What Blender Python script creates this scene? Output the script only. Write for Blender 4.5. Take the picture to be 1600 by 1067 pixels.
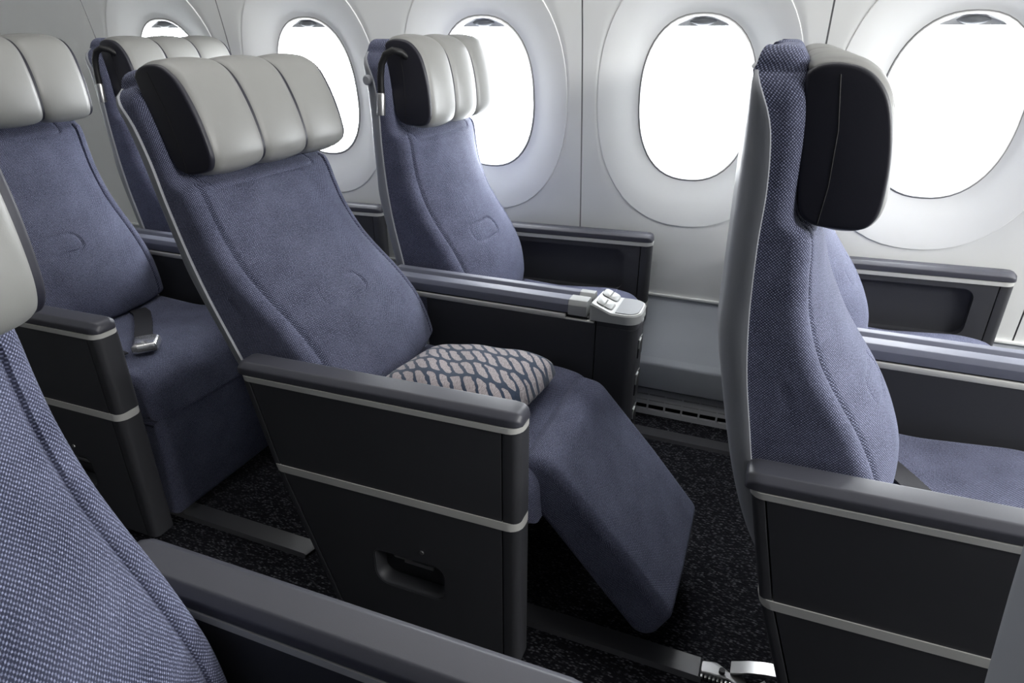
import bpy, bmesh, math, random
from mathutils import Vector, Matrix
from math import sin, cos, pi, radians, sqrt, atan2
random.seed(7)
for o in list(bpy.data.objects): bpy.data.objects.remove(o, do_unlink=True)
SC = bpy.context.scene; COL = SC.collection

# ------------------------------------------------------------------ camera
cd = bpy.data.cameras.new('camera'); cam = bpy.data.objects.new('camera', cd); COL.objects.link(cam)
cd.sensor_fit = 'HORIZONTAL'; cd.sensor_width = 36; cd.lens = 36 * 1010 / 1600; cd.clip_start = 0.02
cam.location = (0, 0, 1.17)
PITCH, YAW = radians(25.5), radians(21.9)
fw = Vector((-sin(YAW) * cos(PITCH), cos(YAW) * cos(PITCH), -sin(PITCH)))
cam.rotation_euler = fw.to_track_quat('-Z', 'Y').to_euler()
SC.camera = cam

# ------------------------------------------------------------------ world + cabin lights + added key light
w = bpy.data.worlds.new('sky'); SC.world = w; w.use_nodes = True
bg = w.node_tree.nodes['Background']; bg.inputs[0].default_value = (0.93, 0.965, 1, 1); bg.inputs[1].default_value = 25.0
def area(name, loc, rot, sx, sy, power, color=(1, 1, 1), portal=False):
    l = bpy.data.lights.new(name, 'AREA'); l.shape = 'RECTANGLE'; l.size = sx; l.size_y = sy; l.energy = power; l.color = color
    o = bpy.data.objects.new(name, l); COL.objects.link(o); o.location = loc; o.rotation_euler = rot
    if portal: l.cycles.is_portal = True
    return o
# ceiling wash lights of the cabin (over both aisles and along the bins), then an added key light
area('bin_wash_light', (0.2, 1.40, 2.13), (0, 0, 0), 4.0, 0.2, 15, (1, 0.985, 0.96))
area('rear_wash_light', (-1.6, 0.95, 2.13), (0, 0, 0), 2.4, 0.3, 4, (1, 0.985, 0.96))
area('added_forward_light', (3.0, 0.60, 1.80), (0, radians(70), 0), 0.5, 1.6, 95, (1, 0.99, 0.975))  # softbox-like key light added ahead of the rows, out of view; no cabin fixture
VS = SC.view_settings; VS.view_transform = 'Standard'; VS.look = 'None'; VS.gamma = 1.0; VS.use_curve_mapping = False
VS.exposure = 0.1

# ------------------------------------------------------------------ materials
class NT:
    def __init__(s, name):
        s.m = bpy.data.materials.new(name); s.m.use_nodes = True; s.t = s.m.node_tree; s.b = s.t.nodes['Principled BSDF']
    def n(s, typ, **k):
        nd = s.t.nodes.new(typ)
        for a, v in k.items():
            if a.startswith('i_'):
                key = a[2:]; key = int(key) if key.isdigit() else key.replace('_', ' ')
                s.put(nd.inputs[key], v)
            else: setattr(nd, a, v)
        return nd
    def put(s, sock, v):
        if isinstance(v, bpy.types.NodeSocket): s.t.links.new(v, sock)
        elif isinstance(v, (tuple, list)) and len(v) == 3 and sock.type == 'RGBA': sock.default_value = (*v, 1)
        else: sock.default_value = v
    def math(s, op, a, b=0.0, c=0.0):
        nd = s.t.nodes.new('ShaderNodeMath'); nd.operation = op
        for i, v in enumerate((a, b, c)): s.put(nd.inputs[i], v)
        return nd.outputs[0]
    def mix(s, f, a, b, blend='MIX'):
        nd = s.t.nodes.new('ShaderNodeMix'); nd.data_type = 'RGBA'; nd.blend_type = blend
        s.put(nd.inputs[0], f); s.put(nd.inputs[6], a); s.put(nd.inputs[7], b)
        return nd.outputs[2]
    def noise(s, vec, scale, detail=2.0, rough=0.5):
        nd = s.n('ShaderNodeTexNoise'); s.put(nd.inputs['Scale'], scale); s.put(nd.inputs['Detail'], detail); s.put(nd.inputs['Roughness'], rough)
        if vec is not None: s.put(nd.inputs['Vector'], vec)
        return nd.outputs[0]
    def coord(s, which='Object'): return s.n('ShaderNodeTexCoord').outputs[which]
    def ramp(s, f, lo, hi):
        nd = s.n('ShaderNodeMapRange'); nd.clamp = True
        s.put(nd.inputs[0], f); s.put(nd.inputs[1], lo); s.put(nd.inputs[2], hi); return nd.outputs[0]
    def bump(s, h, strength, dist):
        nd = s.n('ShaderNodeBump'); s.put(nd.inputs['Height'], h); nd.inputs['Strength'].default_value = strength; nd.inputs['Distance'].default_value = dist
        s.t.links.new(nd.outputs[0], s.b.inputs['Normal'])
    def set(s, **k):
        for a, v in k.items(): s.put(s.b.inputs[a.replace('_', ' ')], v)
        return s.m

M = {}
def fabric(name, dark, light, pitch):
    N = NT(name); uv = N.coord('UV'); sp = N.n('ShaderNodeSeparateXYZ', i_0=uv)
    warp = N.math('MULTIPLY', N.math('SUBTRACT', N.noise(uv, 180, 2), 0.5), 0.0016)
    u = N.math('ADD', sp.outputs[0], warp); v = N.math('ADD', sp.outputs[1], warp)
    k = 2 * pi / pitch
    p = N.math('MULTIPLY', N.math('SINE', N.math('MULTIPLY', u, k)), N.math('SINE', N.math('MULTIPLY', v, k)))
    dots = N.ramp(p, -0.15, 0.85)
    yarn = N.noise(uv, 420, 2, 0.7)
    dots2 = N.math('MULTIPLY', dots, N.ramp(yarn, 0.28, 0.66))
    big = N.noise(uv, 14, 3)
    base = N.mix(dots2, dark, light)
    base = N.mix(N.math('MULTIPLY', N.ramp(big, 0.3, 0.7), 0.10), base, light)
    N.bump(N.math('ADD', dots, N.math('MULTIPLY', yarn, 0.5)), 0.5, 0.0008)
    return N.set(Base_Color=base, Roughness=0.85, Sheen_Weight=0.15, Sheen_Roughness=0.4, Sheen_Tint=(0.75, 0.8, 1.0), Specular_IOR_Level=0.2)
M['fabric'] = fabric('blue_woven_fabric', (0.020, 0.023, 0.045), (0.39, 0.415, 0.59), 0.0046)
def plain(name, col, rough, spec=0.5, grain=0.0, scale=900, metal=0.0, bumpd=0.0003, var=0.04):
    N = NT(name); oc = N.coord('Object')
    f = N.ramp(N.noise(oc, 6, 3), 0.3, 0.7)
    c = N.mix(f, tuple(x * (1 - var) for x in col), tuple(min(1, x * (1 + var)) for x in col))
    if grain: N.bump(N.noise(oc, scale, 2), grain, bumpd)
    return N.set(Base_Color=c, Roughness=rough, Specular_IOR_Level=spec, Metallic=metal)
M['leather'] = plain('pale_grey_leather', (0.205, 0.205, 0.196), 0.40, 0.45, 0.35, 700)
M['dark_leather'] = plain('navy_black_leather', (0.014, 0.014, 0.022), 0.45, 0.4, 0.3, 500)
M['shell'] = plain('grey_seat_shell', (0.27, 0.28, 0.30), 0.42, 0.45, 0.1, 1200)
M['panel'] = plain('charcoal_plastic', (0.036, 0.037, 0.042), 0.5, 0.4, 0.25, 1500)
M['pad'] = plain('slate_armrest_pad', (0.05, 0.051, 0.064), 0.44, 0.45, 0.25, 1300)
M['pad_grey'] = plain('blue_grey_tray_cover', (0.14, 0.148, 0.19), 0.55, 0.35, 0.2, 1300)
M['trim'] = plain('pale_satin_trim', (0.48, 0.48, 0.46), 0.35, 0.5)
M['housing'] = plain('pale_grey_housing', (0.33, 0.34, 0.335), 0.5, 0.5)
M['plate'] = plain('silver_grey_plate', (0.17, 0.178, 0.19), 0.6, 0.3, 0.2, 1500)
M['black'] = plain('matt_black', (0.008, 0.008, 0.009), 0.5, 0.4)
M['strap'] = plain('charcoal_webbing', (0.022, 0.022, 0.027), 0.6, 0.4, 0.5, 900)
M['metal'] = plain('satin_metal', (0.50, 0.50, 0.50), 0.38, 0.5, metal=1.0)
M['chrome'] = plain('polished_buckle', (0.7, 0.7, 0.71), 0.2, 0.5, metal=0.85)
M['cover'] = plain('dark_rail_cover', (0.045, 0.045, 0.05), 0.35, 0.5, 0.2, 900)
M['wall'] = plain('off_white_sidewall', (0.80, 0.81, 0.795), 0.5, 0.35, 0.1, 1200, var=0.015)
M['bezel'] = plain('white_window_funnel', (0.86, 0.87, 0.86), 0.45, 0.4, var=0.01)
M['rim'] = plain('window_rim', (0.62, 0.62, 0.62), 0.22, 0.5)
M['gasket'] = plain('grey_gasket', (0.2, 0.2, 0.2), 0.5)
M['shade'] = plain('pale_shade', (0.55, 0.56, 0.57), 0.4)
M['dado'] = plain('blue_grey_lower_panel', (0.40, 0.425, 0.46), 0.42, 0.45, 0.1, 1000)
M['grille'] = plain('grey_grille', (0.42, 0.43, 0.45), 0.45)
M['far_wall'] = plain('dim_blue_grey_wall', (0.07, 0.075, 0.09), 0.6)
M['ceiling'] = plain('white_ceiling', (0.5, 0.5, 0.49), 0.6)
def carpet():
    N = NT('black_flecked_carpet'); oc = N.coord('Object')
    mp = N.n('ShaderNodeMapping', i_0=oc); mp.inputs['Scale'].default_value = (130, 300, 1)
    mp.inputs['Rotation'].default_value = (0, 0, 0.12)
    vo = N.n('ShaderNodeTexVoronoi', i_Vector=mp.outputs[0], i_Scale=1.0)
    sp = N.n('ShaderNodeSeparateColor', i_0=vo.outputs['Color'])
    fl = N.math('MULTIPLY', N.ramp(sp.outputs[0], 0.55, 1.0), N.ramp(vo.outputs['Distance'], 0.75, 0.15))
    base = N.mix(fl, (0.0075, 0.0075, 0.010), (0.115, 0.115, 0.13))
    N.bump(N.math('SUBTRACT', 1.0, vo.outputs['Distance']), 0.8, 0.003)
    return N.set(Base_Color=base, Roughness=0.95, Specular_IOR_Level=0.1)
M['carpet'] = carpet()
def glass():
    m = bpy.data.materials.new('window_pane'); m.use_nodes = True; t = m.node_tree; t.nodes.clear()
    o = t.nodes.new('ShaderNodeOutputMaterial'); mx = t.nodes.new('ShaderNodeMixShader'); a = t.nodes.new('ShaderNodeBsdfTransparent'); g = t.nodes.new('ShaderNodeBsdfGlossy')
    g.inputs['Roughness'].default_value = 0.05; mx.inputs[0].default_value = 0.05
    t.links.new(a.outputs[0], mx.inputs[1]); t.links.new(g.outputs[0], mx.inputs[2]); t.links.new(mx.outputs[0], o.inputs[0]); return m
M['glass'] = glass()
def pillow_mat():
    N = NT('brushstroke_pillow_cloth'); uv = N.coord('UV'); sp = N.n('ShaderNodeSeparateXYZ', i_0=uv)
    nz = N.math('SUBTRACT', N.noise(uv, 22, 2), 0.5); nz2 = N.math('SUBTRACT', N.noise(uv, 60, 1), 0.5)
    u = N.math('ADD', sp.outputs[0], N.math('MULTIPLY', nz, 0.022)); v = N.math('ADD', sp.outputs[1], N.math('MULTIPLY', nz2, 0.006))
    A, B = 0.062, 0.030
    rowc = N.math('DIVIDE', N.math('ADD', v, 0.011), A); row = N.math('FLOOR', rowc)
    uu = rowc
    vv = N.math('ADD', N.math('DIVIDE', N.math('ADD', u, N.math('MULTIPLY', v, 0.9)), B), N.math('FRACT', N.math('MULTIPLY', row, 0.43)))
    fu = N.math('ABSOLUTE', N.math('SUBTRACT', N.math('FRACT', uu), 0.5)); fv = N.math('ABSOLUTE', N.math('SUBTRACT', N.math('FRACT', vv), 0.5))
    # rounded-rectangle distance inside each cell, in metres
    r = 0.0085
    dx = N.math('MAXIMUM', N.math('SUBTRACT', N.math('MULTIPLY', fu, A), 0.0258 - r), 0.0)
    dy = N.math('MAXIMUM', N.math('SUBTRACT', N.math('MULTIPLY', fv, B), 0.0106 - r), 0.0)
    d = N.math('SQRT', N.math('ADD', N.math('MULTIPLY', dx, dx), N.math('MULTIPLY', dy, dy)))
    d = N.math('ADD', d, N.math('MULTIPLY', nz2, 0.004))
    f = N.ramp(d, r + 0.0006, r - 0.0006)
    streak = N.n('ShaderNodeMapping', i_0=uv); streak.inputs['Scale'].default_value = (600, 120, 1); streak.inputs['Rotation'].default_value = (0, 0, 0.55)
    th = N.ramp(N.noise(streak.outputs[0], 1.0, 2), 0.3, 0.7)
    st = N.mix(th, (0.20, 0.17, 0.18), (0.42, 0.38, 0.38))
    base = N.mix(f, (0.018, 0.032, 0.062), st)
    N.bump(N.math('ADD', N.math('MULTIPLY', th, 0.4), f), 0.5, 0.001)
    return N.set(Base_Color=base, Roughness=0.9, Specular_IOR_Level=0.15, Sheen_Weight=0.2)
M['pillow'] = pillow_mat()

# ------------------------------------------------------------------ mesh helpers
class MB:
    def __init__(s): s.v = []; s.f = []; s.uv = {}
    def add(s, vs, fs, uvs=None):
        o = len(s.v); s.v += [tuple(p) for p in vs]
        for i, f in enumerate(fs): s.f.append(tuple(o + k for k in f))
        if uvs:
            for i, q in enumerate(uvs): s.uv[o + i] = q
        return o
    def grid(s, rows, closed=False, cap0=False, cap1=False, uvs=None):
        n = len(rows[0]); vs = [p for r in rows for p in r]; fs = []
        for i in range(len(rows) - 1):
            for j in range(n if closed else n - 1):
                k = (j + 1) % n; fs.append((i * n + j, i * n + k, (i + 1) * n + k, (i + 1) * n + j))
        if cap0: fs.append(tuple(range(n - 1, -1, -1)))
        if cap1: fs.append(tuple((len(rows) - 1) * n + j for j in range(n)))
        s.add(vs, fs, [q for r in uvs for q in r] if uvs else None)
    def box(s, x0, x1, y0, y1, z0, z1, bev=0.0, seg=2):
        bm = bmesh.new(); bmesh.ops.create_cube(bm, size=1)
        for v in bm.verts: v.co = Vector(((x0 + x1) / 2 + v.co.x * (x1 - x0), (y0 + y1) / 2 + v.co.y * (y1 - y0), (z0 + z1) / 2 + v.co.z * (z1 - z0)))
        if bev: bmesh.ops.bevel(bm, geom=bm.edges[:], offset=bev, segments=seg, profile=0.5, affect='EDGES')
        bm.verts.index_update(); s.add([v.co[:] for v in bm.verts], [[v.index for v in f.verts] for f in bm.faces]); bm.free()
    def tube(s, pts, r, n=8, caps=True):
        pts = [Vector(p) for p in pts]; rows = []; up = None
        for i, p in enumerate(pts):
            t = (pts[min(i + 1, len(pts) - 1)] - pts[max(i - 1, 0)]).normalized()
            if up is None: up = Vector((0, 0, 1)) if abs(t.z) < 0.9 else Vector((1, 0, 0))
            a = t.cross(up).normalized(); b = a.cross(t).normalized(); up = b
            rr = r[i] if isinstance(r, (list, tuple)) else r
            rows.append([tuple(p + a * rr * cos(2 * pi * k / n) + b * rr * sin(2 * pi * k / n)) for k in range(n)])
        s.grid(rows, True, caps, caps)
    def build(s, name, mat, parent=None, smooth=True, angle=35, loc=None):
        me = bpy.data.meshes.new(name); me.from_pydata(s.v, [], s.f)
        if s.uv:
            l = me.uv_layers.new(name='UVMap'); d = [0.0] * (2 * len(me.loops))
            for i, lp in enumerate(me.loops):
                q = s.uv.get(lp.vertex_index, (0, 0)); d[2 * i] = q[0]; d[2 * i + 1] = q[1]
            l.data.foreach_set('uv', d)
        bm = bmesh.new(); bm.from_mesh(me); bmesh.ops.remove_doubles(bm, verts=bm.verts[:], dist=1e-6); bmesh.ops.recalc_face_normals(bm, faces=bm.faces[:]); bm.to_mesh(me); bm.free()
        if smooth:
            me.shade_smooth(); me.set_sharp_from_angle(angle=radians(angle))
        me.materials.append(M[mat]); me.update()
        return link(name, me, parent, loc)
def link(name, me, parent=None, loc=None):
    o = bpy.data.objects.new(name, me); COL.objects.link(o); o.parent = parent
    if loc: o.location = loc
    return o
def tag(o, label=None, cat=None, group=None, kind=None):
    if label: o['label'] = label
    if cat: o['category'] = cat
    if group: o['group'] = group
    if kind: o['kind'] = kind
    return o
def empty(name, loc=(0, 0, 0)):
    o = bpy.data.objects.new(name, None); COL.objects.link(o); o.location = loc; o.empty_display_size = 0.1; return o
def copy_tree(o, parent=None):
    c = o.copy(); COL.objects.link(c); c.parent = parent
    for ch in list(o.children): copy_tree(ch, c)
    return c
def interp(tab, z):
    if z <= tab[0][0]: return tab[0][1]
    for (a, b), (c, d) in zip(tab, tab[1:]):
        if z <= c: return b + (d - b) * (z - a) / (c - a)
    return tab[-1][1]
def smooth_tab(tab, z):
    """Catmull-Rom (monotone-ish) through a table sorted by z."""
    if z <= tab[0][0]: return tab[0][1]
    if z >= tab[-1][0]: return tab[-1][1]
    for i in range(len(tab) - 1):
        if z <= tab[i + 1][0]:
            z0, x0 = tab[i]; z1, x1 = tab[i + 1]
            def sl(j):
                a = tab[max(j - 1, 0)]; b = tab[min(j + 1, len(tab) - 1)]; return (b[1] - a[1]) / (b[0] - a[0])
            h = z1 - z0; t = (z - z0) / h; m0, m1 = sl(i) * h, sl(i + 1) * h
            return (2 * t**3 - 3 * t**2 + 1) * x0 + (t**3 - 2 * t**2 + t) * m0 + (-2 * t**3 + 3 * t**2) * x1 + (t**3 - t**2) * m1
def roundpoly(pts, rad, seg=6):
    """rounded closed polygon in 2D; rad: number or list."""
    out = []; n = len(pts)
    for i in range(n):
        p0 = Vector(pts[i - 1]); p = Vector(pts[i]); p1 = Vector(pts[(i + 1) % n])
        r = rad[i] if isinstance(rad, (list, tuple)) else rad
        a = (p0 - p); b = (p1 - p); la, lb = a.length, b.length; a /= la; b /= lb
        ang = math.acos(max(-1, min(1, a.dot(b))))
        if r <= 0 or ang > 3.1: out.append(tuple(p)); continue
        d = min(r / math.tan(ang / 2), la * 0.49, lb * 0.49); r = d * math.tan(ang / 2)
        c = p + (a + b).normalized() * (r / sin(ang / 2))
        s0 = p + a * d - c; s1 = p + b * d - c
        a0 = atan2(s0.y, s0.x); a1 = atan2(s1.y, s1.x); da = (a1 - a0 + pi) % (2 * pi) - pi
        for k in range(seg + 1):
            t = a0 + da * k / seg; out.append((c.x + r * cos(t), c.y + r * sin(t)))
    return out
def resample(poly, step):
    out = []; n = len(poly)
    for i in range(n):
        a = Vector(poly[i]); b = Vector(poly[(i + 1) % n]); L = (b - a).length; k = max(1, int(math.ceil(L / step)))
        for j in range(k): out.append(tuple(a + (b - a) * j / k))
    return out
def inset(poly, d):
    n = len(poly); area2 = sum(poly[i - 1][0] * poly[i][1] - poly[i][0] * poly[i - 1][1] for i in range(n)); sg = 1 if area2 > 0 else -1
    out = []
    for i in range(n):
        t = Vector(poly[(i + 1) % n]) - Vector(poly[i - 1]); t.normalize(); nn = Vector((-t.y, t.x)) * sg
        out.append((poly[i][0] + nn.x * d, poly[i][1] + nn.y * d))
    return out
def yloft(mb, prof, y0, y1, r=0.01, seg=5, ry=None, mid=1, bulge=0.0, step=0.02):
    """closed XZ profile swept along Y; ends rounded with depth r (inset) over ry (length)."""
    prof = resample(prof, step); ry = ry or r; secs = []
    for k in range(seg + 1):
        a = pi / 2 * k / seg; secs.append((y0 + ry * (1 - sin(a)), r * (1 - cos(a))))
    secs.reverse()                                       # from k=seg (a=pi/2): y0, r  -> inner
    secs = [(y0 + ry * (1 - cos(pi / 2 * k / seg)), r * (1 - sin(pi / 2 * k / seg))) for k in range(seg + 1)]
    for k in range(1, mid): secs.append((y0 + ry + (y1 - y0 - 2 * ry) * k / mid, 0))
    secs += [(y1 - (s[0] - y0), s[1]) for s in reversed(secs[:seg + 1])]
    rows = []; uvs = []; cum = [0]
    for i in range(len(prof)): cum.append(cum[-1] + (Vector(prof[(i + 1) % len(prof)]) - Vector(prof[i])).length)
    for y, d in secs:
        t = (y - y0) / (y1 - y0); d2 = d - bulge * 4 * t * (1 - t)
        pr = inset(prof, d2) if abs(d2) > 1e-7 else prof
        rows.append([(p[0], y, p[1]) for p in pr]); uvs.append([(y + (-1 if t < 0.5 else 1) * 0.8 * d, c) for c in cum[:-1]])
    mb.grid(rows, True, False, False, uvs)
    for row in (rows[0], rows[-1]): mb.add(row, [tuple(range(len(row)))], [(p[0], p[2]) for p in row])
def zprism(mb, xr, xf, y0, y1, zs, r_rear, r_front, zshift=lambda x, z: 0.0, grow=0.0, seg=5):
    """upright slab: plan outline with rounded ends, rear x varies with z."""
    rows = []
    for z in zs:
        a = xr(z) if callable(xr) else xr; b = xf(z) if callable(xf) else xf
        pl = roundpoly([(a - grow, y0 - grow), (b + grow, y0 - grow), (b + grow, y1 + grow), (a - grow, y1 + grow)],
                       [r_rear, r_front, r_front, r_rear], seg)
        rows.append([(x, y, z + zshift(x, z)) for x, y in pl])
    mb.grid(rows, True, True, True)

# ------------------------------------------------------------------ room shell
FL = -0.03
XA, XB = -4.6, 3.4
WT = [(0.30, 2.085), (0.36, 2.082), (0.6, 2.068), (0.76, 2.052), (1.0, 2.024), (1.21, 1.992), (1.5, 1.93), (1.8, 1.84), (2.2, 1.68)]
def WY(z): return smooth_tab(WT, z)
m = MB(); m.box(XA, XB, -3.1, 2.15, FL - 0.05, FL); fl = m.build('floor', 'carpet', smooth=False)
tag(fl, 'black cabin carpet with fine grey flecks under the seats', 'floor', kind='structure')
m = MB(); m.box(XA, XB, -3.1, 2.15, 2.16, 2.22); tag(m.build('ceiling', 'ceiling', smooth=False), 'plain white cabin ceiling above the seats', 'ceiling', kind='structure')
m = MB(); m.box(XA, XB, -3.1, -3.05, FL, 2.16); tag(m.build('wall_left', 'far_wall', smooth=False), 'plain blue-grey wall on the far side of the cabin', 'wall', kind='structure')
m = MB(); m.box(XA - 0.05, XA, -3.1, 2.15, FL, 2.16); tag(m.build('wall_back', 'wall', smooth=False), 'plain off-white bulkhead behind the last row', 'wall', kind='structure')
m = MB(); m.box(XB, XB + 0.05, -3.1, 2.15, FL, 2.16); tag(m.build('wall_front', 'wall', smooth=False), 'plain off-white bulkhead ahead of the front row', 'wall', kind='structure')

# windows -------------------------------------------------------------------
WC, WP, WZ = -0.252, 0.664, 0.988
def WX(k): return WC + (k * 0.664 if k < 0 else k * 0.638)      # window pitch of the fuselage frames
HA, HB, HE = 0.155, 0.222, 2.35
BA, BB, BE = 0.283, 0.372, 2.25
ZLO, ZHI = 0.37, 1.86
def sup(a, b, e, t):
    c, s = cos(t), sin(t); return (a * math.copysign(abs(c) ** (2 / e), c), b * math.copysign(abs(s) ** (2 / e), s))
def polar(a, b, e, t):
    c, s = abs(cos(t)), abs(sin(t)); r = ((c / a) ** e + (s / b) ** e) ** (-1 / e); return (r * cos(t), r * sin(t))
hw = WP / 2
corn = [atan2(z - WZ, x) % (2 * pi) for x in (-hw, hw) for z in (ZLO, ZHI)]
ANG = sorted([2 * pi * k / 96 for k in range(96)] + corn)
def rect(t, hx):
    c, s = cos(t), sin(t); k = 1e9
    if abs(c) > 1e-9: k = min(k, hx / abs(c))
    if s > 1e-9: k = min(k, (ZHI - WZ) / s)
    if s < -1e-9: k = min(k, (ZLO - WZ) / s)
    return (k * c, k * s)
wall = empty('wall_right', (0, 0, 0)); tag(wall, 'off-white curved cabin sidewall holding the row of oval windows', 'wall', kind='structure')
def cell(mb, xc, hx0, hx1):
    rows = []
    for k in range(9):
        row = []
        for t in ANG:
            a = polar(BA, BB, BE, t); b = rect(t, hw); b = (math.copysign(min(abs(b[0]), hx1 if b[0] > 0 else hx0), b[0]), b[1])
            f = k / 8; x = a[0] + (b[0] - a[0]) * f; z = WZ + a[1] + (b[1] - a[1]) * f
            row.append((xc + x, WY(z) - (0.0 if k else -0.004), z))
        rows.append(row)
    mb.grid(rows, True)
BLANK = -4                                                       # windowless panel behind the last row
groups = [(-6,), (-5,), (-4,), (-3,), (-2, -1), (0,), (1,), (2,), (3,), (4,)]
for g in groups:
    m = MB()
    for k in g:
        gap = 0.0022
        lo = (WX(k) - WX(k - 1)) / 2; hi = (WX(k + 1) - WX(k)) / 2
        if k == BLANK:
            zz = [ZLO + (ZHI - ZLO) * i / 24 for i in range(25)]
            m.grid([[(WX(k) + x, WY(z), z) for x in (-lo + gap, 0, hi - gap)] for z in zz]); continue
        cell(m, WX(k), lo if k == -1 and len(g) > 1 else lo - gap, hi if k == -2 and len(g) > 1 else hi - gap)
    m.build('sidewall_panel', 'wall', wall, angle=50)
# joint backing behind the panel seams and the upper bulge to the ceiling
m = MB(); rows = [[(x, WY(z) + 0.006, z) for x in (XA, XB)] for z in (0.3, 0.45, 0.6)]; m.grid(rows)
rows = [[(x, WY(z) + 0.0005, z) for x in (XA, XB)] for z in (1.855, 1.95, 2.05, 2.17)]; m.grid(rows)
m.build('wall_backing', 'wall', wall)
m = MB()
for s in (-6.5, -5.5, -4.5, -3.5, -2.5, -0.5, 0.5, 1.5, 2.5, 3.5):
    x = (WX(math.floor(s)) + WX(math.ceil(s))) / 2; m.grid([[(x + d, WY(z) + 0.004, z) for d in (-0.03, 0.03)] for z in [ZLO + (ZHI - ZLO) * i / 20 for i in range(21)]])
m.build('seam_gasket', 'gasket', wall)
DEP = 0.036
for i, k in enumerate([q for q in range(-6, 5) if q != BLANK]):
    xc = WX(k)
    def pt(a, b, e, t, dy):
        x, z = polar(a, b, e, t); return (xc + x, WY(WZ + z) + dy, WZ + z)
    m = MB(); n = 64; T = [2 * pi * j / n for j in range(n)]
    m.grid([[pt(HA, HB, HE, t, DEP + 0.02) for t in T], [pt(HA + 0.004, HB + 0.004, HE, t, DEP + 0.019) for t in T]], True)   # pane border
    o = m.add([pt(HA, HB, HE, t, DEP + 0.02) for t in T], [tuple(range(n))])
    win = m.build('window_%d' % (i + 1), 'glass')
    tag(win, None, None, kind='structure')
    m = MB(); rows = []
    for f in [0, 0.03, 0.1, 0.2, 0.35, 0.5, 0.65, 0.8, 0.92, 1.0]:
        d = DEP * (1 - f) ** 1.25
        rows.append([pt(HA + 0.008 + (BA - HA - 0.008) * f, HB + 0.008 + (BB - HB - 0.008) * f, HE + (BE - HE) * f, t, d) for t in T])
    rows.append([pt(BA + 0.003, BB + 0.003, BE, t, 0.0055) for t in T])
    m.grid(rows, True); m.build('window_funnel', 'bezel', win, angle=60)
    m = MB(); rows = []
    for da, dy in [(0.009, DEP + 0.003), (0.0085, DEP - 0.003), (0.006, DEP - 0.0045), (0.003, DEP - 0.002), (0.0015, DEP + 0.006), (-0.004, DEP + 0.012), (-0.006, DEP + 0.03)]:
        rows.append([pt(HA + da, HB + da, HE, t, dy) for t in T])
    m.grid(rows, True); m.build('window_rim', 'rim', win, angle=60)
    m = MB(); rows = [[pt(HA + 0.0115, HB + 0.0115, HE, t, DEP - 0.0012) for t in T], [pt(HA + 0.008, HB + 0.008, HE, t, DEP - 0.0015) for t in T]]
    m.grid(rows, True); m.build('rim_gasket', 'gasket', win)
    # pulled-up shade with flat lower edge, and its lens-shaped grip
    zc = WZ + HB - 0.022
    def chord(z): 
        q = 1 - (abs(z - WZ) / HB) ** HE; return HA * max(q, 0) ** (1 / HE)
    m = MB(); zs = [zc + (WZ + HB - zc) * j / 6 for j in range(7)]
    m.grid([[(xc + chord(z) * u, WY(z) + DEP + 0.012, z) for u in (-1, -0.5, 0, 0.5, 1)] for z in zs])
    m.grid([[(xc + chord(zc) * u, WY(zc) + DEP + 0.012 + d, zc) for u in (-1, 0, 1)] for d in (0, 0.006)])
    sh = m.build('window_shade', 'shade', win)
    m = MB(); rows = []
    for j in range(13):
        u = -1 + 2 * j / 12; h = 0.011 * (1 - u * u) + 0.0004
        rows.append([(xc + 0.04 * u, WY(zc) + DEP + 0.012 - 0.010 * (1 - u * u) * cos(a) - 0.0005, zc + 0.012 + h * sin(a)) for a in [pi * (q / 8 - 0.5) for q in range(9)]])
    m.grid(rows); m.build('shade_grip', 'plate', sh)
    area('window_portal', (xc, WY(WZ) + 0.10, WZ), (radians(-90), 0, 0), 0.36, 0.5, 1, portal=True)

# lower sidewall panel, ledge and air grille
m = MB()
prof = roundpoly([(2.083, 0.372), (2.083, 0.362), (1.982, 0.185), (1.968, 0.165), (1.968, 0.07), (2.05, 0.062), (2.10, 0.062), (2.10, 0.372)], [0.003, 0.006, 0.03, 0.02, 0.006, 0, 0, 0], 5)
m.grid([[(XA, y, z) for y, z in prof], [(XB, y, z) for y, z in prof]], True, True, True)
dado = m.build('trim_1', 'dado', angle=25); tag(dado, 'blue-grey sloping lower sidewall ledge above the air grille', 'trim', kind='structure')
m = MB(); m.box(XA, XB, 2.072, 2.09, 0.368, 0.376, 0.002); m.build('ledge_edge', 'wall', dado)
m = MB(); m.box(XA, XB, 2.0, 2.06, FL, 0.064); gb = m.build('trim_2', 'black', smooth=False); tag(gb, 'grey slotted air grille along the foot of the sidewall', 'trim', kind='structure')
def gy(z): return 1.965 + (z - FL) * 0.28
m = MB()
for z0, z1 in ((FL, FL + 0.016), (FL + 0.034, FL + 0.047), (FL + 0.050, FL + 0.066), (FL + 0.070, FL + 0.088)):
    m.add([(x, gy(z) + d, z) for x in (XA, XB) for z, d in ((z0, 0), (z1, 0), (z1, 0.012), (z0, 0.012))], [(0, 1, 5, 4), (1, 2, 6, 5), (2, 3, 7, 6), (3, 0, 4, 7)])
x = XA + 0.02
while x < XB:
    m.add([(x + a, gy(z) - 0.0006 + d, z) for a in (0, 0.006) for z, d in ((FL, 0), (FL + 0.088, 0), (FL + 0.088, 0.012), (FL, 0.012))], [(0, 1, 5, 4), (1, 2, 6, 5), (2, 3, 7, 6), (3, 0, 4, 7), (0, 1, 2, 3), (4, 5, 6, 7)])
    x += 0.058
m.build('grille_bars', 'grille', gb, smooth=False)

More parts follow.
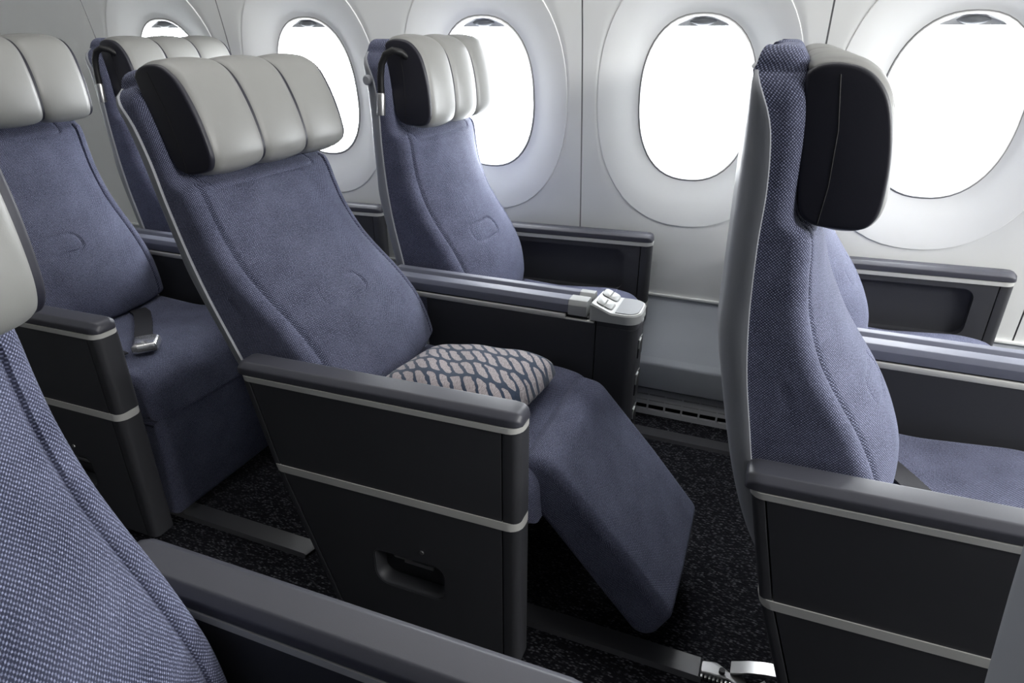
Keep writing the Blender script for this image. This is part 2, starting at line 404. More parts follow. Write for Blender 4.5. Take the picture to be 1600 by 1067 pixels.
# ------------------------------------------------------------------ seat parts (local: x forward, y across from seat centre, z up)
HW = 0.225
XBK = [(0.27, 0.150), (0.343, 0.092), (0.413, 0.05), (0.522, 0.011), (0.659, -0.022), (0.765, -0.042), (0.836, -0.044), (0.975, -0.046), (1.058, -0.047), (1.135, -0.047)]
XLP = [(0.27, 0.155), (0.35, 0.115), (0.45, 0.072), (0.545, 0.041), (0.615, 0.026), (0.708, 0.008), (0.802, -0.003), (0.907, -0.008), (0.985, -0.008), (1.05, -0.014), (1.08, -0.022), (1.106, -0.034), (1.128, -0.045)]
XFS = [(0.40, 0.232), (0.47, 0.232), (0.53, 0.222), (0.567, 0.209), (0.626, 0.176), (0.692, 0.130), (0.739, 0.102), (0.806, 0.077), (0.86, 0.067), (0.905, 0.062), (0.925, 0.055), (0.938, 0.038), (0.96, 0.033), (1.062, 0.029), (1.12, 0.020)]
BUL = [(0.40, 0.02), (0.47, 0.04), (0.55, 0.052), (0.65, 0.056), (0.74, 0.050), (0.82, 0.036), (0.90, 0.020), (0.935, 0.010), (0.96, 0.002), (1.2, 0.0)]
PIV = (0.115, 0.29)
def bl(p): return (p[0] - PIV[0], p[1], p[2] - PIV[1])          # back parts are stored about the recline pivot
def segd(p, a, b):
    ax, ay = a; bx, by = b; t = ((p[0] - ax) * (bx - ax) + (p[1] - ay) * (by - ay)) / ((bx - ax) ** 2 + (by - ay) ** 2); t = max(0, min(1, t))
    return sqrt((p[0] - ax - t * (bx - ax)) ** 2 + (p[1] - ay - t * (by - ay)) ** 2)
def pill(y, z):                                                  # stitched lumbar tab
    d = segd((y, z), (-0.095, 0.655), (-0.008, 0.655)); f = max(0.3, min(1, (y + 0.12) / 0.09)); return abs(d - 0.0215), f
tabpts = [(-0.212, 0.958), (-0.185, 0.95), (-0.165, 0.915), (-0.150, 0.912), (0.120, 0.912), (0.138, 0.916), (0.146, 0.930), (0.146, 0.965)]
def backrest():
    m = MB(); r = 0.026
    zs = []; z = 0.447
    while z < 1.128: zs.append(z); z += 0.0034
    ny = 128; rows = []; uvs = []
    def section(z, x_front, x_lip, hwz, dz=0.0):
        row = []; uv = []
        bu = smooth_tab(BUL, z)
        ns = 12
        for k in range(ns):                                      # near side, lip -> corner
            x = x_lip + (x_front - r - x_lip) * k / ns; row.append([x, -hwz, z])
        for k in range(7):
            a = pi / 2 * k / 6; row.append([x_front - r + r * sin(a), -hwz + r - r * cos(a), z])
        yi = hwz - r
        for k in range(1, ny):
            y = -yi + 2 * yi * k / ny; q = y / yi; row.append([x_front + bu * (1 - abs(q) ** 2.4), y, z])
        for k in range(7):
            a = pi / 2 * (1 - k / 6); row.append([x_front - r + r * sin(a), hwz - r + r * cos(a), z])
        for k in range(1, ns + 1):
            x = x_front - r + (x_lip - x_front + r) * k / ns; row.append([x, hwz, z])
        return row
    def finish(row, z):
        acc = 0; uv = []
        for i, p in enumerate(row):
            if i: acc += sqrt((p[0] - row[i - 1][0]) ** 2 + (p[1] - row[i - 1][1]) ** 2)
            uv.append((acc, z * 1.04))
        for i, p in enumerate(row):
            y = p[1]
            if 12 + 7 <= i < len(row) - 19:
                d, f = pill(y, z); g = 0.0048 * f * math.exp(-(d / 0.0034) ** 2)
                if 0.9 < z < 0.98: g += 0.0045 * math.exp(-(min(segd((y, z), a, b) for a, b in zip(tabpts, tabpts[1:])) / 0.003) ** 2)
                p[0] -= g
                e = HW - 0.026 - abs(y)                          # seam just inside the front edge
                if z < 0.93: p[0] -= 0.0065 * math.exp(-((e - 0.004) / 0.0042) ** 2)
            elif i < 12 or i >= len(row) - 12:
                d = segd((p[0], z), (0.058, 0.70), (0.100, 0.60)); g = 0.003 * math.exp(-(d / 0.0035) ** 2)
                p[1] += g if y < 0 else -g
            m_ = min(abs(z - 0.938 - (0.02 if abs(y) > HW - 0.001 else 0)), 1)
        rows.append([bl(p) for p in row]); uvs.append(uv)
    for k in range(6, 0, -1):                                    # hem rolled under
        a = pi / 2 * k / 6; sec = section(0.447, smooth_tab(XFS, 0.447) - 0.022 * (1 - cos(a)), smooth_tab(XLP, 0.447), HW - 0.014 * (1 - cos(a)))
        for p in sec: p[2] = 0.447 - 0.020 * sin(a)
        finish(sec, 0.447 - 0.020 * sin(a))
    rows.insert(0, [(p[0] * 0.2 + (0.10 - PIV[0]) * 0.8, p[1], p[2] - 0.001) for p in rows[0]]); uvs.insert(0, uvs[0])
    for z in zs:
        h = HW if z < 1.085 else HW - 0.045 + sqrt(max(0, 0.045 ** 2 - (z - 1.085) ** 2)) if z - 1.085 < 0.045 else HW - 0.045
        finish(section(z, smooth_tab(XFS, z), min(smooth_tab(XLP, z), smooth_tab(XFS, z) - 0.03) - 0.004, h), z)
    r2 = 0.030; zb = zs[-1]; xf0 = smooth_tab(XFS, zb); hb = HW - 0.045 + sqrt(max(0, 0.045 ** 2 - (zb - 1.085) ** 2))
    for k in range(1, 7):                                        # roll over the top
        a = pi / 2 * k / 6; z = zb + r2 * sin(a); h = hb - 0.03 * (1 - cos(a)); sec = section(zb, xf0 - r2 * (1 - cos(a)) * 0.8, -0.045 + 0.010 * (1 - cos(a)), h)
        for p in sec: p[2] = z
        finish(sec, z)
    last = [(p[0] + PIV[0], p[1], p[2] + PIV[1]) for p in rows[-1]]
    for f in (0.5, 1.0):
        rows.append([bl((p[0] + (-0.036 - p[0]) * f, p[1], p[2] - 0.006 * f * f)) for p in last]); uvs.append([(u[0], u[1] + 0.03 * f) for u in uvs[-1]])
    m.grid(rows, False, uvs=uvs)
    return m.build('backrest', 'fabric', angle=60)
def back_shell():
    m = MB(); rows = []; n = 0; ho = HW + 0.005
    zs = [0.27 + (1.128 - 0.27) * i / 60 for i in range(61)]
    for z in zs:
        xb = smooth_tab(XBK, z); xl = max(smooth_tab(XLP, z), xb + 0.004); r = min(0.035, (xl - xb) * 0.9); row = []
        hz = ho if z < 1.085 else ho - 0.045 + sqrt(max(0, 0.045 ** 2 - (z - 1.085) ** 2)) if z < 1.13 else ho - 0.045
        row.append((xl, -hz + 0.012, z)); row.append((xl + 0.0015, -hz + 0.003, z))
        for k in range(4): row.append((xl + (xb + r - xl) * k / 4, -hz, z))
        for k in range(7): a = pi / 2 * k / 6; row.append((xb + r - r * sin(a), -hz + r - r * cos(a), z))
        for k in range(1, 10): y = (-hz + r) * (1 - 2 * k / 10); row.append((xb - 0.012 * (1 - (y / hz) ** 2), y, z))
        for k in range(7): a = pi / 2 * (1 - k / 6); row.append((xb + r - r * sin(a), hz - r + r * cos(a), z))
        for k in range(1, 5): row.append((xb + r + (xl - xb - r) * k / 4, hz, z))
        row.append((xl + 0.0015, hz - 0.003, z)); row.append((xl, hz - 0.012, z))
        rows.append([bl(p) for p in row])
    m.grid(rows, False, False, True); 
    # cap the bottom
    m.f.append(tuple(range(len(rows[0]))))
    return m.build('back_shell', 'shell', angle=40)
def spline(pts, k=8):
    out = []; n = len(pts)
    for i in range(n):
        p0, p1, p2, p3 = (Vector(pts[(i + q) % n]) for q in (-1, 0, 1, 2))
        for j in range(k):
            t = j / k; out.append(tuple(0.5 * (2 * p1 + (p2 - p0) * t + (2 * p0 - 5 * p1 + 4 * p2 - p3) * t * t + (3 * p1 - p0 - 3 * p2 + p3) * t ** 3)))
    return out
HP = spline([(0.053, 0.962), (0.060, 0.942), (0.080, 0.932), (0.112, 0.933), (0.130, 0.945), (0.1375, 0.973), (0.134, 1.03), (0.122, 1.085), (0.106, 1.117), (0.080, 1.136), (0.045, 1.142), (0.022, 1.136), (0.026, 1.118), (0.060, 1.06)])
HC = spline([(0.034, 0.962), (0.052, 0.940), (0.080, 0.935), (0.112, 0.936), (0.128, 0.948), (0.134, 0.973), (0.131, 1.03), (0.119, 1.084), (0.103, 1.114), (0.079, 1.1325), (0.045, 1.138), (0.020, 1.130), (0.016, 1.11), (0.024, 1.03)])
def headrest():
    core = HC; m = MB()
    yloft(m, [(p[0] - PIV[0], p[1] - PIV[1]) for p in core], -0.213, 0.213, 0.006, 4)
    h = m.build('headrest', 'dark_leather')
    hp = [(p[0] - PIV[0], p[1] - PIV[1]) for p in HP]
    for a, b in ((-0.206, -0.0682), (-0.0682, 0.0682), (0.0682, 0.206)):
        m = MB(); yloft(m, hp, a, b, 0.0085, 8, ry=0.020, mid=6, bulge=0.006, step=0.010); p = m.build('headrest_panel', 'leather', h, angle=60); p['label'] = 'pale grey leather panel'
    for s in (-1, 1):                                            # stitched seam on the dark end
        m = MB(); pts = [(0.062 - PIV[0], s * 0.2128, 0.94 - PIV[1]), (0.066 - PIV[0], s * 0.2130, 0.99 - PIV[1]), (0.064 - PIV[0], s * 0.2130, 1.06 - PIV[1]), (0.054 - PIV[0], s * 0.2128, 1.125 - PIV[1])]
        m.tube(pts, 0.0010, 6); m.build('seam', 'black', h)
    return h
def cushion(w):
    m = MB()
    prof = roundpoly([(0.14, 0.425), (0.36, 0.414), (0.54, 0.430), (0.632, 0.412), (0.640, 0.300), (0.60, 0.285), (0.14, 0.33)], [0.02, 0.4, 0.25, 0.07, 0, 0.01, 0.02], 8)
    yloft(m, prof, -w / 2, w / 2, 0.02, 6, mid=6, bulge=0.006, step=0.012); return m.build('seat_cushion', 'fabric', angle=50)
def legrest_folded(w):
    m = MB()
    prof = roundpoly([(0.56, 0.302), (0.6395, 0.302), (0.637, 0.15), (0.625, 0.0), (0.57, -0.002), (0.56, 0.15)], [0.01, 0, 0.2, 0.02, 0.02, 0.1], 6)
    yloft(m, prof, -w / 2, w / 2, 0.018, 5, mid=6, bulge=0.002, step=0.014); return m.build('leg_rest', 'fabric', angle=50)
def legrest_raised():
    m = MB()
    prof = roundpoly([(0.58, 0.40), (0.61, 0.432), (0.66, 0.425), (0.80, 0.270), (0.918, 0.130), (0.868, 0.030), (0.655, 0.275), (0.60, 0.33)], [0.02, 0.03, 0.05, 0.5, 0.022, 0.035, 0.1, 0.02], 8)
    yloft(m, prof, -0.185, 0.185, 0.02, 6, mid=6, bulge=0.003, step=0.012); return m.build('leg_rest', 'fabric', angle=50)

# armrest with side panel. local x: rear .038, front .656 ; y0 = aisle-side face, y1 = seat-side face (relative to armrest origin)
XR0, XF0 = 0.040, 0.638
def xr_side(z): return XR0 + (0.575 - z) * 0.21 + (0 if z > 0.36 else (0.36 - z) * 0.10)
def zsh(x, z): return (x - XF0) * (0.024 if z > 0.5 else 0.026 * max(0, z - 0.02) / 0.5)
def armrest(y0, y1, ztop=0.598, zbot=0.0, recess=None, pocket=False, mirror=False):
    """returns the pad with its panels, strips and columns as children."""
    m = MB(); yc = (y0 + y1) / 2; hwid = (y1 - y0) / 2
    prof = [(-hwid - 0.001, 0.5725), (hwid + 0.001, 0.5725), (hwid + 0.001, 0.590), (hwid - 0.010, ztop), (-hwid + 0.011, ztop), (-hwid - 0.001, 0.588)]
    rows = []
    pr = roundpoly(prof, [0.002, 0.002, 0.006, 0.008, 0.008, 0.006], 4)
    for x, s, dz in [(XR0 - 0.008, 0.75, 0.010), (XR0 - 0.004, 0.9, 0.003), (XR0 + 0.006, 0.98, 0), (XR0 + 0.018, 1, 0), (0.2, 1, 0), (0.4, 1, 0), (XF0 - 0.026, 1, 0), (XF0 - 0.012, 0.94, 0.001), (XF0 - 0.004, 0.82, 0.004), (XF0 + 0.001, 0.6, 0.010)]:
        rows.append([(x, yc + y * s, 0.5725 + max(0, (z - 0.5725) - (dz if z > 0.58 else 0)) + zsh(x, 0.58)) for y, z in pr])
    m.grid(rows, True, True, True)
    pad = m.build('armrest', 'pad', angle=50)
    def piece(name, mat, xr, xf, z0, z1, rr, rf, grow=0.0, n=6, yy=(y0, y1)):
        mm = MB(); zprism(mm, xr, xf, yy[0], yy[1], [z0 + (z1 - z0) * i / n for i in range(n + 1)], rr, rf, zsh, grow)
        return mm.build(name, mat, pad, angle=40)
    piece('trim_strip', 'trim', lambda z: xr_side(z), XF0, 0.561, 0.572, 0.02, 0.026, 0.0022)
    piece('trim_band', 'trim', lambda z: xr_side(z), XF0, 0.350, 0.368, 0.02, 0.026, 0.0022)
    cw = 0.034
    for z0, z1, up in ((0.3682, 0.5608, True), (zbot, 0.3498, False)):
        if z1 - z0 < 0.02: continue
        pn = piece('upper_panel' if up else 'lower_panel', 'panel', lambda z: xr_side(z) + 0.022, XF0 - cw, z0, z1, 0.001, 0.001)
        if (up and recess) or (not up and pocket):
            cut = recess if up else pocket; cb = MB()
            cx0, cx1, cz0, cz1, cy0, cy1, rad = cut
            pl = roundpoly([(cx0, cz0), (cx1, cz0), (cx1, cz1), (cx0, cz1)], rad, 8)
            cb.grid([[(x, y, z + zsh(x, z)) for x, z in pl] for y in (cy0, cy1)], True, True, True)
            co = cb.build('cutter', 'panel'); bo = pn.modifiers.new('b', 'BOOLEAN'); bo.operation = 'DIFFERENCE'; bo.object = co; bo.solver = 'EXACT'
            bpy.context.view_layer.update(); dg = bpy.context.evaluated_depsgraph_get(); me = bpy.data.meshes.new_from_object(pn.evaluated_get(dg))
            pn.modifiers.clear(); pn.data = me; bpy.data.objects.remove(co, do_unlink=True)
            me.shade_smooth(); me.set_sharp_from_angle(angle=radians(30))
        piece('front_column', 'panel', XF0 - cw + 0.0025, XF0, z0, z1, 0.001, 0.026)
        piece('rear_column', 'panel', lambda z: xr_side(z), lambda z: xr_side(z) + 0.0195, z0, z1, 0.015, 0.001)
    # core that closes the narrow joints
    piece('joint_core', 'black', lambda z: xr_side(z) + 0.012, XF0 - 0.016, zbot + 0.004, 0.56, 0.002, 0.002, 0.0, 6, (y0 + 0.006, y0 + 0.0075) if not mirror else (y1 - 0.0075, y1 - 0.006)) if not (pocket or recess) else None
    if pocket:
        mm = MB(); rr = [(0.43, y0 + 0.004, 0.232), (0.43, y0 - 0.002, 0.232)]
        mm.tube(rr, [0.0055, 0.0045], 10); mm.build('screw', 'metal', pad)
        # lip of the pocket: a bevelled scoop
        cx0, cx1, cz0, cz1, cy0, cy1, rad = pocket; rows = []
        for g, d in ((0.0035, -0.0006), (0.001, 0.001), (-0.004, 0.012), (-0.007, 0.03)):
            pl = roundpoly([(cx0 - g, cz0 - g), (cx1 + g, cz0 - g), (cx1 + g, cz1 + g), (cx0 - g, cz1 + g)], [r_ + g for r_ in rad], 8)
            rows.append([(x, y0 + d, z + zsh(x, z)) for x, z in pl])
        mm = MB(); mm.grid(rows, True); mm.build('pocket_lip', 'panel', pad, angle=60)
        mm = MB(); mm.box(cx0 + 0.03, cx0 + 0.075, y0 + 0.022, y0 + 0.045, cz1 - 0.035, cz1 - 0.008, 0.004); mm.box(cx0 + 0.05, cx0 + 0.12, y0 + 0.03, y0 + 0.036, cz1 - 0.05, cz1 - 0.04, 0.002)
        mm.build('release_latch', 'metal', pad)
    return pad

def belt(pts, width, name='seat_belt'):
    """flat webbing along a 3D polyline; width vector per point kept horizontal."""
    m = MB(); P = [Vector(p) for p in pts]; rows = []
    for i, p in enumerate(P):
        t = (P[min(i + 1, len(P) - 1)] - P[max(i - 1, 0)]); t.z = 0; t.normalize(); s = Vector((-t.y, t.x, 0)) * width / 2; up = Vector((0, 0, 0.0013))
        rows.append([tuple(p - s - up), tuple(p + s - up), tuple(p + s + up), tuple(p - s + up)])
    m.grid(rows, True, True, True); return m.build(name, 'strap', angle=30)
def buckle(parent, loc, rz):
    e = empty('buckle', loc); e.parent = parent; e.rotation_euler = (0, 0, rz)
    bpy.data.objects.remove(e, do_unlink=True)
    m = MB(); R = Matrix.Rotation(rz, 3, 'Z'); L = Vector(loc)
    top = roundpoly([(-0.036, -0.030), (0.030, -0.028), (0.036, -0.014), (0.030, 0.014), (0.028, 0.031), (-0.030, 0.034), (-0.042, 0.014)], 0.007, 4)
    rows = []
    for g, z in ((0.003, 0.0), (0.0, 0.003), (0.0, 0.016), (0.003, 0.021), (0.008, 0.023)):
        rows.append([tuple(L + R @ Vector((x, y, z))) for x, y in inset(top, g)])
    m.grid(rows, True, True, True); b = m.build('buckle', 'chrome', parent, angle=40); b['label'] = 'polished metal buckle'
    return b

# ---- prototypes --------------------------------------------------------------
BACK = backrest(); SHELL = back_shell(); HEAD = headrest(); LEGF = legrest_folded(0.44); LEGR = legrest_raised()
CUSH = cushion(0.44)
ARM_A = armrest(-0.301, -0.241, pocket=(0.316, 0.476, 0.118, 0.205, -0.32, -0.265, [0.03, 0.022, 0.022, 0.014]))
ARM_W = armrest(0.262, 0.312, zbot=0.30, recess=(0.10, 0.555, 0.405, 0.545, 0.20, 0.285, [0.03, 0.03, 0.03, 0.03]), mirror=True)
ARM_P = armrest(0.241, 0.301)
def lamp(parent):
    m = MB(); y = -0.240
    pts = [(0.075, -0.205, 1.105), (0.066, -0.222, 1.118), (0.052, y + 0.004, 1.122), (0.034, y, 1.113), (0.020, y, 1.090), (0.014, y, 1.06), (0.012, y, 1.024)]
    m.tube([bl(p) for p in pts], 0.0085, 12); l = m.build('reading_lamp', 'black', parent)
    m = MB(); m.tube([bl(p) for p in [(0.012, y, 1.024), (0.012, y, 1.022), (0.007, y, 0.972), (0.007, y, 0.971)]], [0.009, 0.0105, 0.0112, 0.010], 14); h = m.build('lamp_head', 'metal', l); h['label'] = 'satin silver lamp tip'
    return l
LAMP = lamp(None)
def knob(side):
    m = MB(); y = side * (HW + 0.004)
    m.tube([bl((-0.028, y, 1.063)), bl((-0.028, y + side * 0.010, 1.063)), bl((-0.028, y + side * 0.013, 1.063))], [0.0125, 0.012, 0.009], 16); return m.build('coat_knob', 'shell', None)
KNOB = {-1: knob(-1), 1: knob(1)}
protos = [BACK, SHELL, HEAD, LEGF, LEGR, CUSH, ARM_A, ARM_W, ARM_P, LAMP, KNOB[-1], KNOB[1]]
def put(proto, parent, recline=None):
    c = copy_tree(proto, parent)
    if recline is not None:
        c.location = (PIV[0], 0, PIV[1]); c.rotation_euler = (0, -recline, 0)
    return c
def frame_leg(parent):
    for x in (0.2, 0.50):
        for y in (-0.15, 0.05):
            m = MB(); m.box(x - 0.018, x + 0.018, y - 0.012, y + 0.012, FL, 0.31, 0.004); m.build('frame_leg', 'cover', parent)
def seat(x, y, label, group, recline=0.0, arm=None, leg=None, lampy=False, kn=None, lift=0.0):
    s = empty('airliner_seat', (x, y, 0)); s.location.z = 0
    tag(s, label, 'seat', group)
    put(BACK, s, recline); put(SHELL, s, recline); hd = put(HEAD, s, recline); hd.location = (hd.location.x - lift * sin(recline + 0.03), 0, hd.location.z + lift * cos(recline))
    put(CUSH, s); put(leg or LEGF, s)
    if arm: put(arm, s)
    if lampy: lm = put(LAMP, s, recline); lm.location.z += lift * 0.5
    if kn: put(KNOB[kn], s, recline)
    frame_leg(s)
    return s
P = 0.965; XC_ = -1.960; YA_, YW_ = 1.148, 1.728
GR = 'blue woven cabin seats'
sAa = seat(0, YA_, 'upright seat seen side-on in the front row, aisle side, dark headrest end facing the camera', GR, 0, ARM_A)
sAw = seat(0, YW_, 'window-side seat of the front row, almost hidden behind the side-on seat', GR, 0, ARM_W, lampy=True)
sBa = seat(-P, YA_, 'reclined blue seat with raised leg rest and patterned pillow on it', GR, radians(12.5), ARM_A, LEGR, lift=0.014)
sBw = seat(-P, YW_, 'upright window seat right behind the console with the grey control panel', GR, 0, ARM_W, lampy=True, kn=-1, lift=0.020)
sCa = seat(XC_, YA_, 'upright aisle seat with shiny belt buckle lying on its cushion', GR, 0, ARM_A, lift=0.022)
sCw = seat(XC_, YW_, 'window seat farthest back, mostly hidden behind the reclined seat', GR, 0, ARM_W, lampy=True, lift=0.015)
sD = seat(-0.72, 0.128, 'closest seat in the left foreground, coarse weave, cropped by the frame', GR, radians(-1.1), ARM_P, lift=0.008)
sE = seat(0.245, 0.128, 'seat of which only a grey shell edge shows at the bottom right corner', GR, radians(4.6), ARM_P)

# belts (parts of their seats)
b = belt([(0.262, 0.085, 0.428), (0.30, 0.07, 0.429), (0.37, 0.015, 0.430), (0.44, -0.045, 0.434), (0.510, -0.098, 0.439)], 0.045)
b.parent = sCa; buckle(b, (0.528, -0.112, 0.438), radians(-48))
b = belt([(0.500, -0.15, 0.440), (0.49, -0.20, 0.436), (0.42, -0.222, 0.425)], 0.03); b.parent = sCa
b = belt([(0.255, 0.13, 0.426), (0.275, 0.08, 0.430), (0.31, 0.02, 0.431), (0.345, -0.05, 0.433), (0.36, -0.12, 0.432), (0.34, -0.19, 0.43)], 0.045); b.parent = sAa
for p in protos:                                                  # prototypes themselves are not part of the place
    for ch in list(p.children_recursive): bpy.data.objects.remove(ch, do_unlink=True)
    bpy.data.objects.remove(p, do_unlink=True)

# ------------------------------------------------------------------ consoles between the seats
def console(x, label):
    c = empty('centre_console', (x, 0, 0)); tag(c, label, 'console', 'centre consoles between the seat pairs')
    y0, y1 = 1.393, 1.470
    xf = 0.722; xs = 0.622
    m = MB(); zprism(m, 0.16, xs - 0.001, y0, y1, [0.12, 0.3, 0.45, 0.53, 0.5395], 0.004, 0.001); m.build('console_body', 'panel', c)
    m = MB(); zprism(m, xs + 0.0015, xf, y0, y1 + 0.03, [0.0, 0.15, 0.35, 0.52, 0.534], 0.001, 0.024); zprism(m, xs + 0.0015, xf - 0.002, y0 + 0.002, y1 + 0.028, [0.534, 0.547], 0.001, 0.022); m.build('console_front', 'panel', c)
    m = MB(); m.box(0.10, 0.545, y0 - 0.002, y0 + 0.008, 0.540, 0.553, 0.002); m.box(0.545, xs - 0.005, y0 - 0.002, y0 + 0.008, 0.540, 0.544, 0.001); m.build('trim_strip', 'trim', c)
    m = MB(); m.box(0.10, 0.6, y0 + 0.009, y1, 0.5400, 0.548); m.build('tray_well', 'black', c)
    for a, b_, z1, xe, xcap in ((y0 + 0.001, y0 + 0.044, 0.589, 0.550, 0.597), (y0 + 0.055, y1 + 0.008, 0.591, 0.562, 0.600)):
        m = MB(); pr = roundpoly([(a, 0.556), (b_, 0.556), (b_, z1 - 0.006), (b_ - 0.004, z1), (a + 0.006, z1), (a, z1 - 0.012)], 0.003, 3)
        m.grid([[(xx, yy, zz) for yy, zz in pr] for xx in (0.04, 0.3, xe)], True, True, True); m.build('tray_cover', 'pad_grey', c, angle=30)
        m = MB(); pr = roundpoly([(a - 0.001, 0.552), (b_ + 0.001, 0.552), (b_ + 0.001, z1 - 0.005), (b_ - 0.004, z1 + 0.0012), (a + 0.006, z1 + 0.0012), (a - 0.001, z1 - 0.011)], 0.003, 3)
        m.grid([[(xx, yy, zz) for yy, zz in pr] for xx in (xe + 0.001, xe + 0.003, xcap)], True, True, True); m.build('cover_cap', 'housing', c, angle=30)
    # control panel housing: wedge that falls from the caps to the flat plate
    yb = y1 + 0.036
    m = MB(); out = roundpoly([(xs - 0.018, y0 - 0.002), (xf + 0.003, y0 - 0.002), (xf + 0.003, yb), (xs - 0.010, yb)], [0.008, 0.036, 0.036, 0.012], 8)
    def zt(x): return 0.590 if x < 0.612 else 0.590 - 0.018 * min(1, (x - 0.612) / 0.045)
    rows = [[(x_, y_, 0.548) for x_, y_ in out], [(x_, y_, zt(x_) - 0.004) for x_, y_ in out], [(x_, y_, zt(x_)) for x_, y_ in inset(out, 0.003)]]
    dense = [resample(out, 0.006)]
    o0 = dense[0]; rows = [[(x_, y_, 0.548) for x_, y_ in o0], [(x_, y_, zt(x_) - 0.004) for x_, y_ in o0]]
    for g in (0.003,): rows.append([(x_, y_, zt(x_)) for x_, y_ in inset(o0, g)])
    m.grid(rows, True, True, False)
    # top skin as strips across x
    xs_ = [xs - 0.0145, 0.612, 0.6345, 0.657, xf - 0.03, xf - 0.008, xf]
    top = inset(o0, 0.003)
    def yr(xq):
        ys = []
        for i in range(len(top)):
            a, b2 = top[i], top[(i + 1) % len(top)]
            if (a[0] - xq) * (b2[0] - xq) <= 0 and abs(a[0] - b2[0]) > 1e-9: ys.append(a[1] + (b2[1] - a[1]) * (xq - a[0]) / (b2[0] - a[0]))
        return (min(ys), max(ys)) if ys else ((y0 + yb) / 2,) * 2
    xq = [min(p[0] for p in top) + 1e-5 + (max(p[0] for p in top) - min(p[0] for p in top) - 2e-5) * i / 40 for i in range(41)]
    m.grid([[(q, yr(q)[0], zt(q)), (q, yr(q)[1], zt(q))] for q in xq])
    hs = m.build('control_housing', 'housing', c, angle=30)
    # four seat buttons in two pairs
    for a, xb, rr in ((y0 + 0.036, 0.617, (1, 0, 0, 1)), (y0 + 0.036, 0.6365, (0, 1, 1, 0)), (y0 + 0.092, 0.617, (1, 0, 0, 1)), (y0 + 0.092, 0.6365, (0, 1, 1, 0))):
        m = MB(); pl = roundpoly([(xb, a - 0.022), (xb + 0.0185, a - 0.022), (xb + 0.0185, a + 0.022), (xb, a + 0.022)], [0.013 if q else 0.001 for q in rr], 6)
        rows = [[(x_, y_, zt(x_) - 0.002) for x_, y_ in pl], [(x_, y_, zt(x_) + 0.0025) for x_, y_ in pl], [(x_, y_, zt(x_) + 0.0035) for x_, y_ in inset(pl, 0.0015)]]
        m.grid(rows, True, False, True); bt = m.build('seat_button', 'housing', hs, angle=50)
        m = MB(); pl2 = inset(pl, -0.0018); m.grid([[(x_, y_, zt(x_) + 0.0006) for x_, y_ in pl2], [(x_, y_, zt(x_) + 0.0007) for x_, y_ in pl]], True); m.build('button_gap', 'black', hs)
    m = MB(); pl = roundpoly([(0.665, y0 + 0.007), (xf - 0.004, y0 + 0.007), (xf - 0.004, yb - 0.007), (0.665, yb - 0.007)], [0.002, 0.028, 0.028, 0.002], 8)
    m.grid([[(x_, y_, 0.571) for x_, y_ in pl], [(x_, y_, 0.5735) for x_, y_ in pl]], True, False, True); m.build('top_plate', 'plate', c, angle=30)
    # sockets on the front face
    for z_, h in ((0.475, 0.05), (0.375, 0.06), (0.275, 0.06)):
        m = MB(); m.box(xf - 0.002, xf + 0.003, y0 + 0.030, y0 + 0.075, z_ - h / 2, z_ + h / 2, 0.002); fr = m.build('socket_plate', 'black', c)
        m = MB(); m.box(xf, xf + 0.0045, y0 + 0.030, y0 + 0.050, z_ + h / 2 - 0.006, z_ + h / 2 + 0.001, 0.001); m.box(xf, xf + 0.0045, y0 + 0.030, y0 + 0.032, z_ + 0.002, z_ + h / 2, 0.0005); m.build('socket_rim', 'housing', fr)
    return c
console(-P, 'armrest console with grey control buttons between the reclined seat and window seat')
console(0, 'armrest console in the front row, cropped by the right picture edge')
console(XC_, 'armrest console of the last row, a sliver seen behind the reclined seat')

# ------------------------------------------------------------------ pillow
def pillow():
    m = MB(); n = 40; a, b_ = 0.172, 0.150; H = 0.062
    for sgn in (1, -1):
        rows = []; uvs = []
        for i in range(n + 1):
            u = -1 + 2 * i / n; row = []; uv = []
            for j in range(n + 1):
                v = -1 + 2 * j / n
                pass
                cr = 1 - 0.10 * (u * v) ** 4; x = a * u * cr; y = b_ * v * cr
                h = H * ((1 - abs(u) ** 3.2) * (1 - abs(v) ** 3.2)) ** 0.40
                z = sgn * h * (1.0 if sgn > 0 else 0.42) + 0.004 * sin(9 * u + 4 * v) * (1 - u * u) * (1 - v * v) * (sgn > 0)
                row.append((x, y, z)); uv.append((x, y))
            rows.append(row); uvs.append(uv)
        m.grid(rows, False, uvs=uvs)
    o = m.build('pillow', 'pillow', angle=80); return o
pl = pillow(); pl.location = (-0.562, 1.128, 0.464); pl.rotation_euler = (radians(-3), radians(-6), radians(-4))
tag(pl, 'small dark teal pillow with pale brushstroke pattern on the reclined seat', 'pillow')

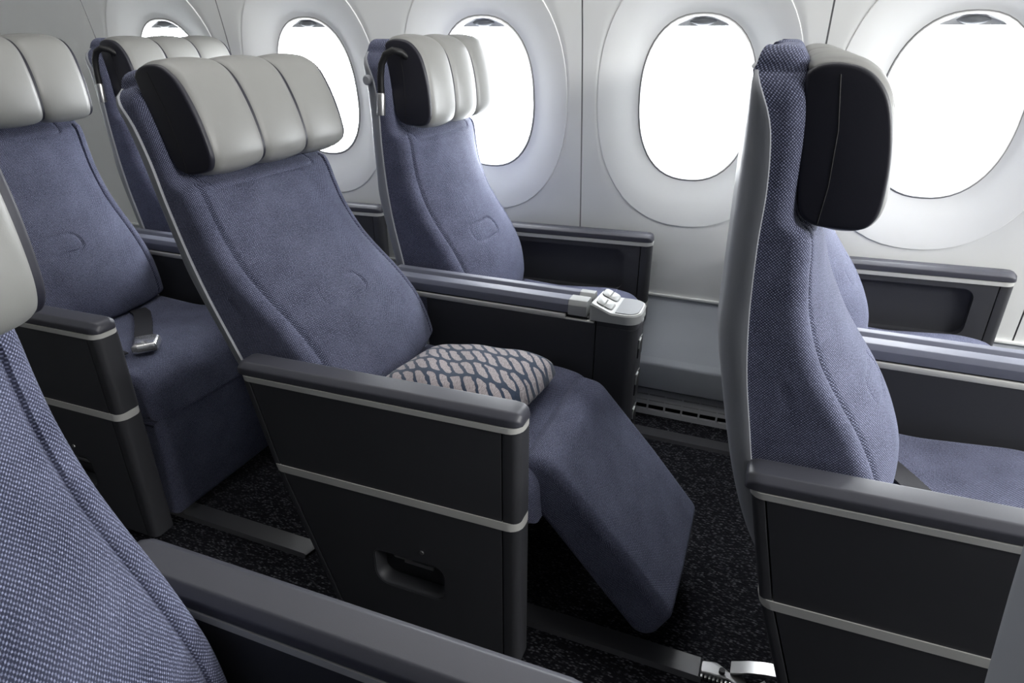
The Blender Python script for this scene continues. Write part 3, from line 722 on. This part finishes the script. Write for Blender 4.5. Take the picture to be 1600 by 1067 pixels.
# ------------------------------------------------------------------ floor rail covers and track fitting
def rail(x0, x1, y, label, tip=False):
    m = MB(); pr = [(y - 0.030, FL), (y - 0.024, FL + 0.010), (y + 0.024, FL + 0.010), (y + 0.030, FL)]
    e = 0.012 if tip else 0
    rows = [[(x, yy, zz) for yy, zz in pr] for x in (x0, x1)]
    rows.append([(x1 + 0.006 + (e if 0 < i < 3 and i == 2 else 0), yy, zz if zz == FL else FL + 0.006) for i, (yy, zz) in enumerate(pr)])
    m.grid(rows, True, True, True); r = m.build('rail_cover', 'cover', angle=20); return tag(r, label, 'rail cover', 'floor rail covers')
rail(-0.42, 0.018, 1.002, 'dark floor rail cover below the raised leg rest, ending at metal fitting')
rail(-1.41, -0.955, 0.985, 'dark floor rail cover between the buckle seat and the reclined seat', True)
rail(-0.6, 0.3, 1.845, 'dark floor rail cover beside the air grille under the windows')
ft = empty('track_fitting', (0.02, 1.0, FL)); tag(ft, 'bright metal seat track fitting on carpet behind the front row seat', 'fitting')
m = MB()
pl_ = [(0.0, 0.0)]
tong = resample(roundpoly([(0.0, -0.012), (0.03, -0.014), (0.055, -0.008), (0.078, -0.012), (0.092, 0.0), (0.085, 0.014), (0.06, 0.010), (0.03, 0.018), (0.0, 0.016)], 0.005, 4), 0.006)
def tz(x): return 0.012 + 0.006 * sin(x * 60)
m.grid([[(x_, y_, 0.003) for x_, y_ in tong], [(x_, y_, tz(x_)) for x_, y_ in tong], [(x_, y_, tz(x_) + 0.0015) for x_, y_ in inset(tong, 0.002)]], True, True, True)
m.build('clamp_bar', 'metal', ft)
m = MB(); m.tube([(0.042, 0.002, 0.012), (0.042, 0.002, 0.0215)], [0.0065, 0.006], 14); m.build('bolt', 'black', ft)
m = MB()
for i in range(9): m.box(0.002 + i * 0.008, 0.007 + i * 0.008, -0.020, -0.011, 0.002, 0.010, 0.001)
m.build('toothed_edge', 'metal', ft)
m = MB(); rows = []
for x_, z_ in ((0.058, 0.010), (0.075, 0.018), (0.09, 0.026), (0.12, 0.036), (0.155, 0.042)): rows.append([(x_, 0.006, z_), (x_, 0.036, z_), (x_, 0.036, z_ + 0.005), (x_, 0.006, z_ + 0.005)])
m.grid(rows, True, True, True); m.build('link_arm', 'metal', ft, angle=25)
m = MB(); m.box(0.085, 0.155, -0.036, -0.018, 0.0, 0.014, 0.003); m.build('foot_block', 'cover', ft)
m = MB()
for xx in (0.095, 0.12): m.tube([(xx, -0.03, 0.016), (xx + 0.03, -0.008, 0.034)], 0.006, 8)
m.build('brace', 'metal', ft)
